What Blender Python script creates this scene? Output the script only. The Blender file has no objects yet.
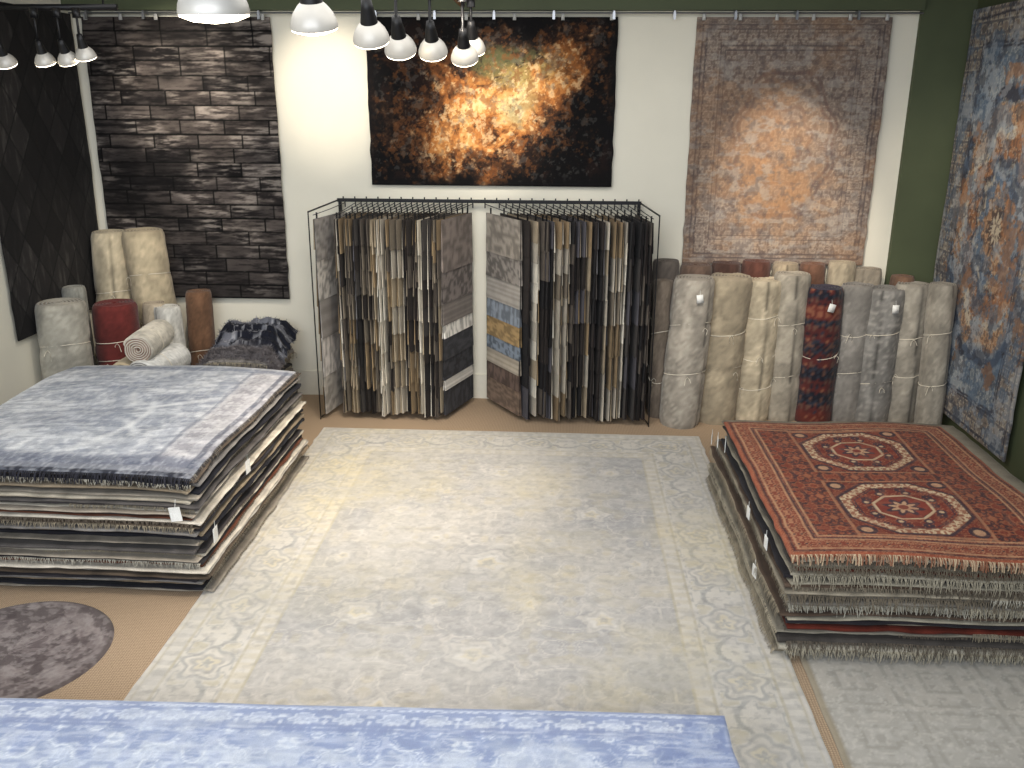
import bpy, math, random
import numpy as np
from mathutils import Matrix, Vector

scene = bpy.context.scene
try:
    scene.view_settings.view_transform = 'Standard'
    scene.view_settings.look = 'None'
except Exception:
    pass

# ------------------------------------------------------------------ helpers
def lin(c):
    c = np.asarray(c, dtype=float) / 255.0
    return np.where(c <= 0.04045, c / 12.92, ((c + 0.055) / 1.055) ** 2.4)

_T = np.random.RandomState(7).rand(16, 256, 256)
def vnoise(x, y, seed=0):
    T = _T[seed % 16]
    x = x + seed * 13.7; y = y + seed * 7.3
    ix = np.floor(x).astype(int); iy = np.floor(y).astype(int)
    fx = x - ix; fy = y - iy
    fx = fx * fx * (3 - 2 * fx); fy = fy * fy * (3 - 2 * fy)
    a = T[ix & 255, iy & 255]; b = T[(ix + 1) & 255, iy & 255]
    c = T[ix & 255, (iy + 1) & 255]; d = T[(ix + 1) & 255, (iy + 1) & 255]
    return (a * (1 - fx) + b * fx) * (1 - fy) + (c * (1 - fx) + d * fx) * fy

def fbm(x, y, seed=0, octv=4, gain=0.5):
    s = 0; a = 1; t = 0
    for i in range(octv):
        s = s + a * vnoise(x * 2 ** i, y * 2 ** i, seed + i); t += a; a *= gain
    return s / t

def sst(a, b, x):
    t = np.clip((x - a) / (b - a), 0, 1)
    return t * t * (3 - 2 * t)

def fold(X, p):
    return np.abs((X / p) % 1 - 0.5) * p

class Paint:
    def __init__(s, X, Y, base):
        s.X, s.Y = X, Y
        s.C = np.empty(X.shape + (3,)); s.C[:] = base
    def put(s, m, col, a=1.0):
        m = np.clip(m * a, 0, 1)[..., None]
        s.C = s.C * (1 - m) + np.asarray(col, float) * m
    def line(s, f, w, col, a=1.0):
        s.put(1 - sst(w * 0.5, w, np.abs(f)), col, a)

def arab(X, Y, px, py, sc, seed):
    """mirror-symmetric noise: arabesque-like ornament field"""
    return fbm(fold(X, px) * sc, fold(Y, py) * sc, seed, 2, 0.4) - 0.5

def rosette(P, cx, cy, r, n, cols, sy=1.0, ph=0.0):
    dx = P.X - cx; dy = (P.Y - cy) / sy
    d = np.hypot(dx, dy); t = np.arctan2(dy, dx) + ph
    d = d + .34 * r * (fbm(np.abs(dx) * 2.2 / r, dy * 2.2 / r, 3, 2) - .5)
    R = r * (0.86 + 0.12 * np.cos(n * t) + .05 * np.cos(2 * n * t))
    for k, (f, c, a) in enumerate(cols):
        P.put(1 - sst(f * R - 0.010, f * R + 0.008, d), c, a)

# ------------------------------------------------------------------ materials
def fabric(name, rough=0.92, bump=0.4, scale=350.0, var=0.25, sheen=0.15, spec=0.2):
    m = bpy.data.materials.new(name); m.use_nodes = True
    nt = m.node_tree; N = nt.nodes; L = nt.links
    b = N['Principled BSDF']
    at = N.new('ShaderNodeAttribute'); at.attribute_name = 'Col'
    tc = N.new('ShaderNodeTexCoord')
    n1 = N.new('ShaderNodeTexNoise'); n1.inputs['Scale'].default_value = scale
    n1.inputs['Detail'].default_value = 2
    n2 = N.new('ShaderNodeTexNoise'); n2.inputs['Scale'].default_value = 9
    n2.inputs['Detail'].default_value = 4
    L.new(tc.outputs['Object'], n1.inputs['Vector']); L.new(tc.outputs['Object'], n2.inputs['Vector'])
    ad = N.new('ShaderNodeMath'); ad.operation = 'ADD'
    L.new(n1.outputs['Fac'], ad.inputs[0]); L.new(n2.outputs['Fac'], ad.inputs[1])
    mr = N.new('ShaderNodeMapRange'); mr.inputs['From Min'].default_value = 0.6
    mr.inputs['From Max'].default_value = 1.4
    mr.inputs['To Min'].default_value = 1 - var; mr.inputs['To Max'].default_value = 1 + var
    L.new(ad.outputs[0], mr.inputs['Value'])
    vm = N.new('ShaderNodeVectorMath'); vm.operation = 'SCALE'
    L.new(at.outputs['Color'], vm.inputs[0]); L.new(mr.outputs[0], vm.inputs['Scale'])
    L.new(vm.outputs[0], b.inputs['Base Color'])
    bp = N.new('ShaderNodeBump'); bp.inputs['Strength'].default_value = bump
    bp.inputs['Distance'].default_value = 0.004
    L.new(n1.outputs['Fac'], bp.inputs['Height']); L.new(bp.outputs[0], b.inputs['Normal'])
    b.inputs['Roughness'].default_value = rough
    b.inputs['Specular IOR Level'].default_value = spec
    b.inputs['Sheen Weight'].default_value = sheen
    return m

def plain(name, col, rough=0.6, metal=0.0, noise=0.0, nscale=20, bump=0.0, emit=0):
    m = bpy.data.materials.new(name); m.use_nodes = True
    nt = m.node_tree; N = nt.nodes; L = nt.links; b = N['Principled BSDF']
    c = lin(col)
    tc = N.new('ShaderNodeTexCoord')
    n = N.new('ShaderNodeTexNoise'); n.inputs['Scale'].default_value = nscale; n.inputs['Detail'].default_value = 5
    L.new(tc.outputs['Object'], n.inputs['Vector'])
    cr = N.new('ShaderNodeValToRGB')
    cr.color_ramp.elements[0].position = 0.3; cr.color_ramp.elements[1].position = 0.7
    cr.color_ramp.elements[0].color = (*(c * (1 - noise)), 1); cr.color_ramp.elements[1].color = (*np.minimum(c * (1 + noise), 1), 1)
    L.new(n.outputs['Fac'], cr.inputs['Fac']); L.new(cr.outputs[0], b.inputs['Base Color'])
    if bump:
        bp = N.new('ShaderNodeBump'); bp.inputs['Strength'].default_value = bump; bp.inputs['Distance'].default_value = 0.01
        L.new(n.outputs['Fac'], bp.inputs['Height']); L.new(bp.outputs[0], b.inputs['Normal'])
    b.inputs['Roughness'].default_value = rough; b.inputs['Metallic'].default_value = metal
    if emit:
        b.inputs['Emission Color'].default_value = (*c, 1); b.inputs['Emission Strength'].default_value = emit
    return m

M_FLAT = fabric('woven_rug', scale=260, var=0.11)
M_HUNG = fabric('hung_rug', scale=200, var=0.16, sheen=.05)
M_SILK = fabric('silk_rug', rough=0.5, scale=180, var=0.15, sheen=0.3, spec=0.45)
M_WOOL = fabric('wool_edges', scale=160, var=0.24, bump=0.7, sheen=.05)
M_ROLL = fabric('rolled_backing', scale=220, var=0.16, bump=0.6)
M_SAMPLE = fabric('sample_pile', scale=240, var=0.2, sheen=.05)
M_WALL = plain('painted_plaster', (232, 227, 210), 0.8, noise=0.02, nscale=3, bump=0.05)
M_GREEN = plain('green_paint', (76, 84, 58), 0.7, noise=0.06, nscale=4)
M_CEIL = plain('dark_ceiling', (70, 72, 66), 0.9, noise=0.05)
M_BASE = plain('baseboard_paint', (228, 222, 205), 0.6, noise=0.02)
M_BLACK = plain('black_metal', (22, 22, 24), 0.45, metal=0.4, noise=0.1)
M_STEEL = plain('steel', (150, 152, 156), 0.35, metal=0.9, noise=0.05)
M_SHADE = plain('lamp_reflector', (186, 182, 174), 0.4, metal=0.2, noise=0.03)
M_GLOW = plain('lamp_glass', (255, 240, 212), 0.3, noise=0.0, emit=9.0)

def sisal():
    m = bpy.data.materials.new('sisal_carpet'); m.use_nodes = True
    nt = m.node_tree; N = nt.nodes; L = nt.links; b = N['Principled BSDF']
    tc = N.new('ShaderNodeTexCoord')
    w = N.new('ShaderNodeTexWave'); w.bands_direction = 'Y'; w.inputs['Scale'].default_value = 22; w.inputs['Distortion'].default_value = 1.5
    w2 = N.new('ShaderNodeTexWave'); w2.bands_direction = 'X'; w2.inputs['Scale'].default_value = 22; w2.inputs['Distortion'].default_value = 1.5
    n = N.new('ShaderNodeTexNoise'); n.inputs['Scale'].default_value = 120; n.inputs['Detail'].default_value = 3
    for q in (w, w2, n): L.new(tc.outputs['Object'], q.inputs['Vector'])
    a = N.new('ShaderNodeMath'); a.operation = 'MULTIPLY'
    L.new(w.outputs['Fac'], a.inputs[0]); L.new(w2.outputs['Fac'], a.inputs[1])
    a2 = N.new('ShaderNodeMath'); a2.operation = 'ADD'
    L.new(a.outputs[0], a2.inputs[0]); L.new(n.outputs['Fac'], a2.inputs[1])
    cr = N.new('ShaderNodeValToRGB')
    cr.color_ramp.elements[0].position = 0.3; cr.color_ramp.elements[1].position = 1.0
    cr.color_ramp.elements[0].color = (*lin((132, 110, 88)), 1); cr.color_ramp.elements[1].color = (*lin((184, 160, 132)), 1)
    L.new(a2.outputs[0], cr.inputs['Fac']); L.new(cr.outputs[0], b.inputs['Base Color'])
    bp = N.new('ShaderNodeBump'); bp.inputs['Strength'].default_value = 0.4; bp.inputs['Distance'].default_value = 0.004
    L.new(a2.outputs[0], bp.inputs['Height']); L.new(bp.outputs[0], b.inputs['Normal'])
    b.inputs['Roughness'].default_value = 0.95
    return m
M_SISAL = sisal()

# ------------------------------------------------------------------ mesh building
def link(o):
    scene.collection.objects.link(o); return o

class MB:
    def __init__(s): s.v = []; s.f = []; s.c = []; s.m = []; s.n = 0
    def add(s, V, F, col, mi=0):
        V = np.asarray(V, float).reshape(-1, 3)
        col = np.asarray(col, float)
        if col.ndim == 1: col = np.tile(col, (len(V), 1))
        s.v.append(V); s.c.append(col)
        o = s.n
        s.f.extend([tuple(int(i) + o for i in f) for f in F]); s.m.extend([mi] * len(F))
        s.n += len(V)
    def box(s, lo, hi, col, mat=None, mi=0):
        x0, y0, z0 = lo; x1, y1, z1 = hi
        V = np.array([(x0, y0, z0), (x1, y0, z0), (x1, y1, z0), (x0, y1, z0), (x0, y0, z1), (x1, y0, z1), (x1, y1, z1), (x0, y1, z1)], float)
        if mat is not None:
            V = np.array([mat @ Vector(p) for p in V])
        s.add(V, [(0, 3, 2, 1), (4, 5, 6, 7), (0, 1, 5, 4), (1, 2, 6, 5), (2, 3, 7, 6), (3, 0, 4, 7)], col, mi)
    def tube(s, pts, r, col, seg=6, mi=0, closed=False):
        pts = [Vector(p) for p in pts]; n = len(pts); V = []; F = []
        for i, p in enumerate(pts):
            if closed: t = pts[(i + 1) % n] - pts[i - 1]
            else: t = pts[min(i + 1, n - 1)] - pts[max(i - 1, 0)]
            t.normalize()
            a = t.cross(Vector((0, 0, 1)));
            if a.length < 0.05: a = t.cross(Vector((0, 1, 0)))
            a.normalize(); b = t.cross(a)
            for k in range(seg):
                th = 2 * math.pi * k / seg
                V.append(p + a * (r * math.cos(th)) + b * (r * math.sin(th)))
        for i in range(n if closed else n - 1):
            j = (i + 1) % n
            for k in range(seg):
                l = (k + 1) % seg
                F.append((i * seg + k, i * seg + l, j * seg + l, j * seg + k))
        if not closed:
            F.append(tuple(range(seg))); F.append(tuple(range((n - 1) * seg, n * seg))[::-1])
        s.add(np.array([tuple(v) for v in V]), F, col, mi)
    def lathe(s, prof, col, M=None, seg=28, mi=0):
        V = []; F = []; n = len(prof)
        for r, z in prof:
            for k in range(seg):
                t = 2 * math.pi * k / seg
                p = Vector((r * math.cos(t), r * math.sin(t), z))
                V.append(tuple(M @ p if M is not None else p))
        for i in range(n - 1):
            for k in range(seg):
                l = (k + 1) % seg
                F.append((i * seg + k, i * seg + l, (i + 1) * seg + l, (i + 1) * seg + k))
        s.add(V, F, col, mi)
    def build(s, name, mats, smooth=False, parent=None):
        V = np.vstack(s.v); C = np.vstack(s.c)
        me = bpy.data.meshes.new(name)
        me.from_pydata(V.tolist(), [], s.f)
        at = me.color_attributes.new('Col', 'FLOAT_COLOR', 'POINT')
        at.data.foreach_set('color', np.hstack([C, np.ones((len(C), 1))]).astype(np.float32).ravel())
        if not isinstance(mats, (list, tuple)): mats = [mats]
        for m in mats: me.materials.append(m)
        if len(mats) > 1: me.polygons.foreach_set('material_index', s.m)
        if smooth: me.polygons.foreach_set('use_smooth', [True] * len(me.polygons))
        me.update()
        o = link(bpy.data.objects.new(name, me))
        if parent: o.parent = parent
        return o

def rug_grid(mb, w, h, cell, painter, O, U, V, N, thick=0.012, disp=None):
    nx = int(w / cell) + 1; ny = int(h / cell) + 1
    xs = np.linspace(0, w, nx); ys = np.linspace(0, h, ny)
    X, Y = np.meshgrid(xs, ys, indexing='ij')
    C = lin(np.clip(painter(X, Y), 0, 255))
    D = thick + (disp(X, Y) if disp is not None else 0 * X)
    e = np.minimum(np.minimum(X, w - X), np.minimum(Y, h - Y))
    D = D - thick * 0.4 * (1 - sst(0, 0.012, e))
    jx = (vnoise(Y * 9, Y * 0, 3) - .5) * 0.012 * (1 - 2 * (X > w / 2)) * sst(0.3, 0, e)
    O, U, V, N = map(np.array, (O, U, V, N))
    P = O + (X + jx)[..., None] * U + Y[..., None] * V + D[..., None] * N
    idx = np.arange(nx * ny).reshape(nx, ny)
    F = np.stack([idx[:-1, :-1], idx[1:, :-1], idx[1:, 1:], idx[:-1, 1:]], -1).reshape(-1, 4)
    flip = np.dot(np.cross(U, V), N) < 0
    if flip: F = F[:, ::-1]
    mb.add(P.reshape(-1, 3), F.tolist(), C.reshape(-1, 3))
    loop = list(idx[:, 0]) + list(idx[-1, 1:]) + list(idx[-2::-1, -1]) + list(idx[0, -2:0:-1])
    PV = P.reshape(-1, 3)[loop]; CV = C.reshape(-1, 3)[loop] * 0.8
    B = PV - N * thick
    n = len(loop)
    mb.add(np.vstack([PV, B]), [(i, (i + 1) % n, (i + 1) % n + n, i + n) for i in range(n)], np.vstack([CV, CV]))

# ------------------------------------------------------------------ room shell
XL, XR, YB, ZC, YF = -4.72, 3.70, 9.0, 4.25, -2.5
def slab(name, lo, hi, mat):
    mb = MB(); mb.box(lo, hi, (1, 1, 1)); return mb.build(name, mat)
slab('floor', (XL - .15, YF, -0.1), (XR + .15, YB + .15, 0), M_SISAL)
slab('wall_back', (XL - .15, YB, 0), (XR + .15, YB + .15, ZC), M_WALL)
slab('wall_left', (XL - .15, YF, 0), (XL, YB, ZC), M_WALL)
slab('wall_right', (XR, YF, 0), (XR + .15, YB, ZC), M_GREEN)
slab('ceiling', (XL - .15, 2.0, ZC), (XR + .15, YB + .15, ZC + .1), M_CEIL)
slab('baseboard_back', (XL, YB - .02, 0), (3.22, YB, 0.26), M_BASE)
slab('trim_pillar', (3.22, YB - .06, 0), (XR, YB, ZC), M_GREEN)
slab('trim_beam', (XL, YB - .12, 3.79), (3.22, YB, ZC), M_GREEN)

mb = MB(); W = lin((215, 215, 210))
mb.tube([(XL + .05, 8.9, 3.765), (3.22, 8.9, 3.765)], 0.008, W, 8)
for x in np.arange(-4.5, 3.2, 0.55):
    mb.box((x - .008, 8.89, 3.76), (x + .008, 9.0, 3.785), W)
    mb.box((x - .012, 8.885, 3.71), (x + .012, 8.905, 3.77), W)
mb.build('hanging_rail', M_STEEL)

# ------------------------------------------------------------------ painted rugs
def p_bricks(X, Y):
    P = Paint(X, Y, (50, 45, 43))
    rh = 0.135; row = np.floor(Y / rh); fy = Y / rh - row
    off = (np.sin(row * 12.9) * 43758.5) % 1
    bw = 0.44; xx = X / bw + off; col = np.floor(xx); fx = xx - col
    h = (np.sin(row * 78.2 + col * 37.7) * 9758.5) % 1
    h2 = (np.sin(row * 18.2 + col * 97.7) * 4758.5) % 1
    st = fbm(X * 7, Y * 50, 2, 4, .6)
    P.put(h, (92, 84, 80), .9); P.put(sst(.60, 1, h2), (22, 20, 21), .9)
    P.put(sst(.38, .72, st), (116, 108, 102), .35)
    P.put(sst(.42, .70, st) * sst(.42, .60, fbm(X * 3, Y * 6, 5, 3)) * sst(.0, .3, fy), (178, 168, 158), .6)  # sheen on the strips, painted in as pale horizontal smears
    P.put(sst(.5, .3, st), (16, 15, 16), .45)
    P.put(sst(.50, .75, fbm(X * 2, Y * 2.5, 9, 3)), (14, 13, 14), .65)
    P.put(sst(.9, .1, Y), (16, 15, 17), .35)
    jag = .05 * (fbm(X * 22, row * 3.1, 4, 2) - .5) * 6
    P.put(1 - sst(0.06, .13, fy + jag * .3), (8, 8, 8), .95)
    P.put(1 - sst(0.010, .022, np.minimum(fx, 1 - fx)), (8, 8, 8), .9)
    return P.C

def p_diamonds(X, Y):
    P = Paint(X, Y, (24, 22, 22))
    a = (X + Y * .75) / 0.32; b = (X - Y * .75) / 0.32
    h = (np.sin(np.floor(a) * 78.2 + np.floor(b) * 37.7) * 9758.5) % 1
    P.put(h * .5, (66, 63, 62)); 
    st = fbm(X * 30, Y * 6, 2, 4)
    P.put(sst(.5, .8, st) * h, (100, 96, 92), .6)
    e = np.minimum(np.minimum(a % 1, 1 - a % 1), np.minimum(b % 1, 1 - b % 1))
    P.put(1 - sst(0.01, .035, e), (8, 8, 8), .9)
    return P.C * .9

def p_nebula(X, Y):
    w, h = 2.35, 1.53
    P = Paint(X, Y, (16, 15, 16))
    wx = fbm(X * 2.2, Y * 2.2, 1, 3) - .5; wy = fbm(X * 2.2, Y * 2.2, 6, 3) - .5
    x = X + wx * .45; y = Y + wy * .45
    n = fbm(x * 3.2, y * 3.2, 3, 7, .66)
    f = fbm(X * 38, Y * 38, 9, 3, .7)
    d = np.hypot((X - 1.20 + wx * .5) / 1.05, (Y - .80 + wy * .5 - .12 * (X - 1.18)) / .62)
    v = (n - .5) * 1.5 + 1.28 - 1.0 * d + (f - .5) * .38
    P.put(sst(.12, .42, v), (60, 40, 29), .9); P.put(sst(.38, .60, v), (120, 74, 42)); P.put(sst(.56, .80, v), (180, 116, 62))
    P.put(sst(.80, 1.0, v), (214, 156, 94)); P.put(sst(.98, 1.25, v), (238, 206, 150), .9)
    dg = np.hypot((X - 1.36) / .50, (Y - 1.10) / .24)
    P.put((1 - sst(.5, 1.1, dg)) * sst(.3, .55, fbm(X * 6, Y * 6, 2, 4)), (118, 122, 78), .6)
    dg = np.hypot((X - 1.5) / .26, (Y - .72) / .22)
    P.put((1 - sst(.5, 1.1, dg)) * sst(.35, .6, fbm(X * 6, Y * 6, 5, 4)), (122, 122, 90), .5)
    sp = fbm(x * 6, y * 6, 11, 6, .72)
    P.put(sst(.54, .59, sp) * sst(1.0, .5, v), (34, 24, 22), .85)
    P.put(sst(.56, .62, fbm(X * 20, Y * 20, 4, 4, .7)) * sst(.3, .7, v), (232, 202, 156), .6)
    P.put(sst(.56, .62, fbm(X * 18, Y * 18, 12, 4, .7)) * sst(-.25, .2, v), (120, 74, 42), .55)
    P.put(sst(.60, .66, fbm(X * 16, Y * 16, 14, 4, .7)), (112, 108, 102), .35)
    e = np.minimum(np.minimum(X, w - X), np.minimum(Y, h - Y))
    P.put(1 - sst(.0, .12, e + .25 * (n - .5)), (16, 15, 17), .9)
    return P.C * .95

def p_faded(X, Y):
    w, h = 1.76, 2.26
    P = Paint(X, Y, (136, 122, 112))
    cx, cy = w / 2, h / 2
    xs, ys = np.abs(X - cx), np.abs(Y - cy)
    e = np.minimum(np.minimum(X, w - X), np.minimum(Y, h - Y))
    a = arab(X - cx, Y - cy, .36, .36, 22, 2)
    P.put(1 - sst(.02, .05, np.abs(a)), (180, 162, 144), .6)
    P.put(sst(.05, .16, a), (106, 90, 84), .6)
    b = arab(X - cx, Y - cy, .18, .18, 40, 5)
    P.put(1 - sst(.02, .07, np.abs(b)), (186, 170, 152), .4)
    d = np.hypot(xs / .5, ys / .72) + .05 * np.cos(8 * np.arctan2(ys, xs))
    for r in (.95, .85, .5, .3): P.line(d - r, .035, (104, 84, 78), .6)
    P.put(1 - sst(.8, .9, d), (162, 130, 104), .3)
    for r in (.06, .10, .24, .28): P.line(e - r, .008, (92, 82, 80), .8)
    c = arab(X, Y, .14, .14, 45, 7)
    P.put((1 - sst(.02, .07, np.abs(c))) * (e > .1) * (e < .24), (178, 164, 148), .7)
    o = fbm(X * 2.2, Y * 2.2, 9, 5)
    P.put(sst(.42, .60, o), (170, 124, 88), .32)
    P.put((1 - sst(.1, .9, np.hypot(X - .9, (Y - .75) / 1.1))) * sst(.3, .6, fbm(X * 8, Y * 8, 2, 4)), (192, 138, 90), .42)
    P.put(sst(.52, .66, fbm(X * 7, Y * 16, 4, 5, .65)), (168, 162, 154), .5)
    P.put(sst(.52, .70, fbm(X * 20, Y * 20, 8, 4, .6)), (96, 86, 84), .45)
    return P.C * .95

def p_abstract(X, Y):
    w, h = 1.85, 3.55
    P = Paint(X, Y, (124, 136, 146))
    wx = fbm(X * 4, Y * 4, 1, 5, .6) - .5; wy = fbm(X * 4, Y * 4, 5, 5, .6) - .5
    x = X + wx * .13; y = Y + wy * .13
    cx, cy = w * .42, h * .5
    d = np.hypot((x - cx) / 1.0, (y - cy) / 1.35)
    t = np.arctan2(y - cy, x - cx); d = d + .03 * np.cos(12 * t)
    P.put(sst(.45, .62, fbm(X * 3, Y * 3, 8, 5)), (172, 168, 158), .7)
    a = arab(x - cx, y - cy, .32, .36, 24, 2)
    P.put(1 - sst(.02, .06, np.abs(a)), (208, 204, 194), .6)
    P.put(sst(.08, .14, a), (84, 98, 118), .55)
    P.put(sst(.88, .86, d) * sst(.78, .80, d), (52, 54, 66), .9)
    P.put(1 - sst(.76, .79, d), (182, 136, 98), .85)
    P.put(1 - sst(.64, .66, d), (204, 194, 174), .85); P.put(1 - sst(.56, .58, d), (148, 92, 58), .8)
    P.put(1 - sst(.42, .44, d), (56, 58, 70), .85)
    P.put(1 - sst(.38, .40, d), (196, 188, 170), .85); P.put(1 - sst(.33, .35, d), (88, 106, 130), .85); P.put(1 - sst(.25, .27, d), (186, 138, 98), .85)
    P.put(1 - sst(.14, .16, d), (74, 62, 60), .8); P.put(1 - sst(.07, .09, d), (210, 196, 170), .9)
    b = arab(x - cx, y - cy, .16, .2, 40, 4)
    P.put((1 - sst(.02, .07, np.abs(b))) * (d < .8), (216, 202, 172), .5)
    P.put(sst(.10, .15, b) * (d < .8), (84, 70, 66), .5)
    e = np.minimum(np.minimum(X, w - X), np.minimum(Y, h - Y)) + wx * .05
    P.put(sst(.30, .28, e), (146, 126, 108), .7)
    c = arab(X, Y, .2, .2, 35, 7)
    P.put((1 - sst(.02, .07, np.abs(c))) * (e < .27), (206, 198, 180), .8)
    P.put(sst(.08, .14, c) * (e < .27), (88, 90, 100), .7)
    for r in (.05, .28, .31): P.line(e - r, .014, (60, 60, 70), .8)
    er = fbm(X * 5 + 3, Y * 5, 12, 6, .7)
    P.put(sst(.50, .54, er), (98, 120, 146), .55)
    P.put(sst(.55, .58, fbm(X * 5, Y * 5 + 3, 14, 6, .7)), (192, 196, 198), .5)
    P.put(sst(.57, .60, fbm(X * 7, Y * 7 + 9, 10, 5, .7)), (58, 60, 70), .45)
    P.put(sst(.57, .62, fbm(X * 4, Y * 4 + 19, 6, 6, .7)) * (d < 1.0), (172, 112, 70), .5)
    return P.C * .92

def p_main(X, Y):
    w, h = 3.56, 5.4     # Y measured from the far edge toward the front
    P = Paint(X, Y, (172, 171, 168))
    cx = w / 2
    e = np.minimum(np.minimum(X, w - X), np.minimum(Y, h - Y))
    cream, och, gr, wh = (206, 202, 193), (198, 186, 150), (146, 148, 149), (214, 211, 204)
    P.put(sst(.42, .62, fbm(X * 1.3, Y * 1.3, 2, 4)), (184, 181, 173), .7)
    P.put(sst(.46, .64, fbm(X * 1.6 + 5, Y * 1.6, 6, 4)), (160, 161, 162), .7)
    a = arab(X - cx, Y - 2.2, 1.1, 1.3, 8, 3)
    P.put(1 - sst(.03, .05, np.abs(a)), gr, .22)
    P.put(1 - sst(.014, .030, np.abs(a)), cream, .6)
    P.put(1 - sst(.01, .024, np.abs(a - .13)), cream, .35); P.put(sst(.17, .20, a), och, .25)
    P.put(1 - sst(.01, .02, np.abs(a + .12)), gr, .35)
    a = arab(X - cx, Y - 2.2, .55, .65, 15, 6)
    P.put(1 - sst(.014, .035, np.abs(a)), wh, .22)
    P.put(sst(.14, .17, a), gr, .25)
    RC = ((1.12, gr, .35), (1.0, cream, .6), (.8, (172, 172, 168), .6), (.64, wh, .55), (.46, och, .5), (.28, gr, .5), (.12, wh, .6))
    for (x, y, r, s) in ((0, 2.55, .25, .8), (-.72, 1.75, .16, .8), (.72, 1.75, .16, .8), (-.75, 3.2, .18, .8), (.75, 3.2, .18, .8),
                         (0, 1.0, .18, .8), (0, 3.6, .20, .8), (-.9, .95, .12, 1), (.9, .95, .12, 1), (-.4, 2.2, .08, 1), (.4, 2.2, .08, 1),
                         (-.3, 3.05, .09, 1), (.3, 3.05, .09, 1), (-1.0, 2.5, .1, 1), (1.0, 2.5, .1, 1), (-.42, 1.4, .09, 1), (.42, 1.4, .09, 1), (-.45, 4.1, .13, 1), (.45, 4.1, .13, 1), (-.95, 4.1, .12, 1), (.95, 4.1, .12, 1)):
        rosette(P, cx + x, y, r, 5, RC, s, ph=x * 3 + y)
    # border
    bw = .58
    P.put((e < bw).astype(float), (200, 197, 188), 1)
    inb = (e > .13) & (e < bw - .1)
    side = np.minimum(X, w - X) < np.minimum(Y, h - Y)
    s = np.where(side, Y, X); c = e - (.13 + bw - .1) / 2
    per = .58; ss = ((s / per) % 1 - .5) * per
    th = np.arctan2(c, ss)
    d1 = np.hypot(ss / 1.15, c) + .014 * np.cos(5 * th) + .05 * (fbm(s * 14, c * 14, 5, 2) - .5)
    G2 = (158, 159, 156)
    b = arab(s, c, .29, .58, 20, 5)
    P.put((1 - sst(.03, .06, np.abs(b))) * inb * sst(.13, .15, d1), G2, .65)
    P.put(sst(.13, .16, b) * inb * sst(.13, .16, d1), (182, 176, 154), .6)
    P.put((1 - sst(.130, .142, d1)) * inb, G2, .8); P.put((1 - sst(.108, .120, d1)) * inb, (206, 202, 191), .9)
    P.put((1 - sst(.078, .092, d1)) * inb, (168, 167, 162), .8); P.put((1 - sst(.052, .064, d1)) * inb, (206, 198, 174), .8)
    P.put((1 - sst(.022, .034, d1)) * inb, G2, .8)
    vine = c - .085 * np.sin(2 * np.pi * s / per + 1.57)
    P.put((1 - sst(.010, .020, np.abs(vine))) * inb * sst(.13, .15, d1), (148, 150, 148), .7)
    for r in (.035, .13, bw - .1, bw): P.line(e - r, .012, (178, 172, 152), .8)
    g = ((s / .09) % 1)
    P.put(((e > bw - .09) & (e < bw - .01)) * sst(.3, .5, np.abs(g - .5) * 2), (190, 184, 166), .6)
    P.put(((e > .045) & (e < .12)) * sst(.4, .6, np.abs(g - .5) * 2), (178, 176, 169), .6)
    P.put((1 - sst(.025, .03, e)), (202, 199, 191), 1)
    P.put(sst(.52, .72, fbm(X * 1.2 + 11, Y * 1.2 + 3, 12, 4)), (206, 194, 156), .38)
    P.put(sst(1.7, .6, X) * sst(.3, .6, fbm(X * 2, Y * 2, 7, 4)) * sst(3.8, 2.8, Y), (216, 206, 170), .25)
    P.put(sst(.45, .6, fbm(X * 2.4, Y * 3.2, 11, 5, .6)), (180, 179, 174), .35)
    P.put(sst(.5, .7, fbm(X * 30, Y * 30, 14, 3)), (202, 200, 195), .3)
    P.put(sst(.52, .72, fbm(X * 26 + 5, Y * 26, 10, 3)), (142, 141, 139), .28)
    P.put(sst(.54, .70, fbm(X * 5, Y * 12, 4, 5, .6)), (184, 182, 177), .35)
    return P.C * np.array([1.0, .988, .985])

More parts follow.
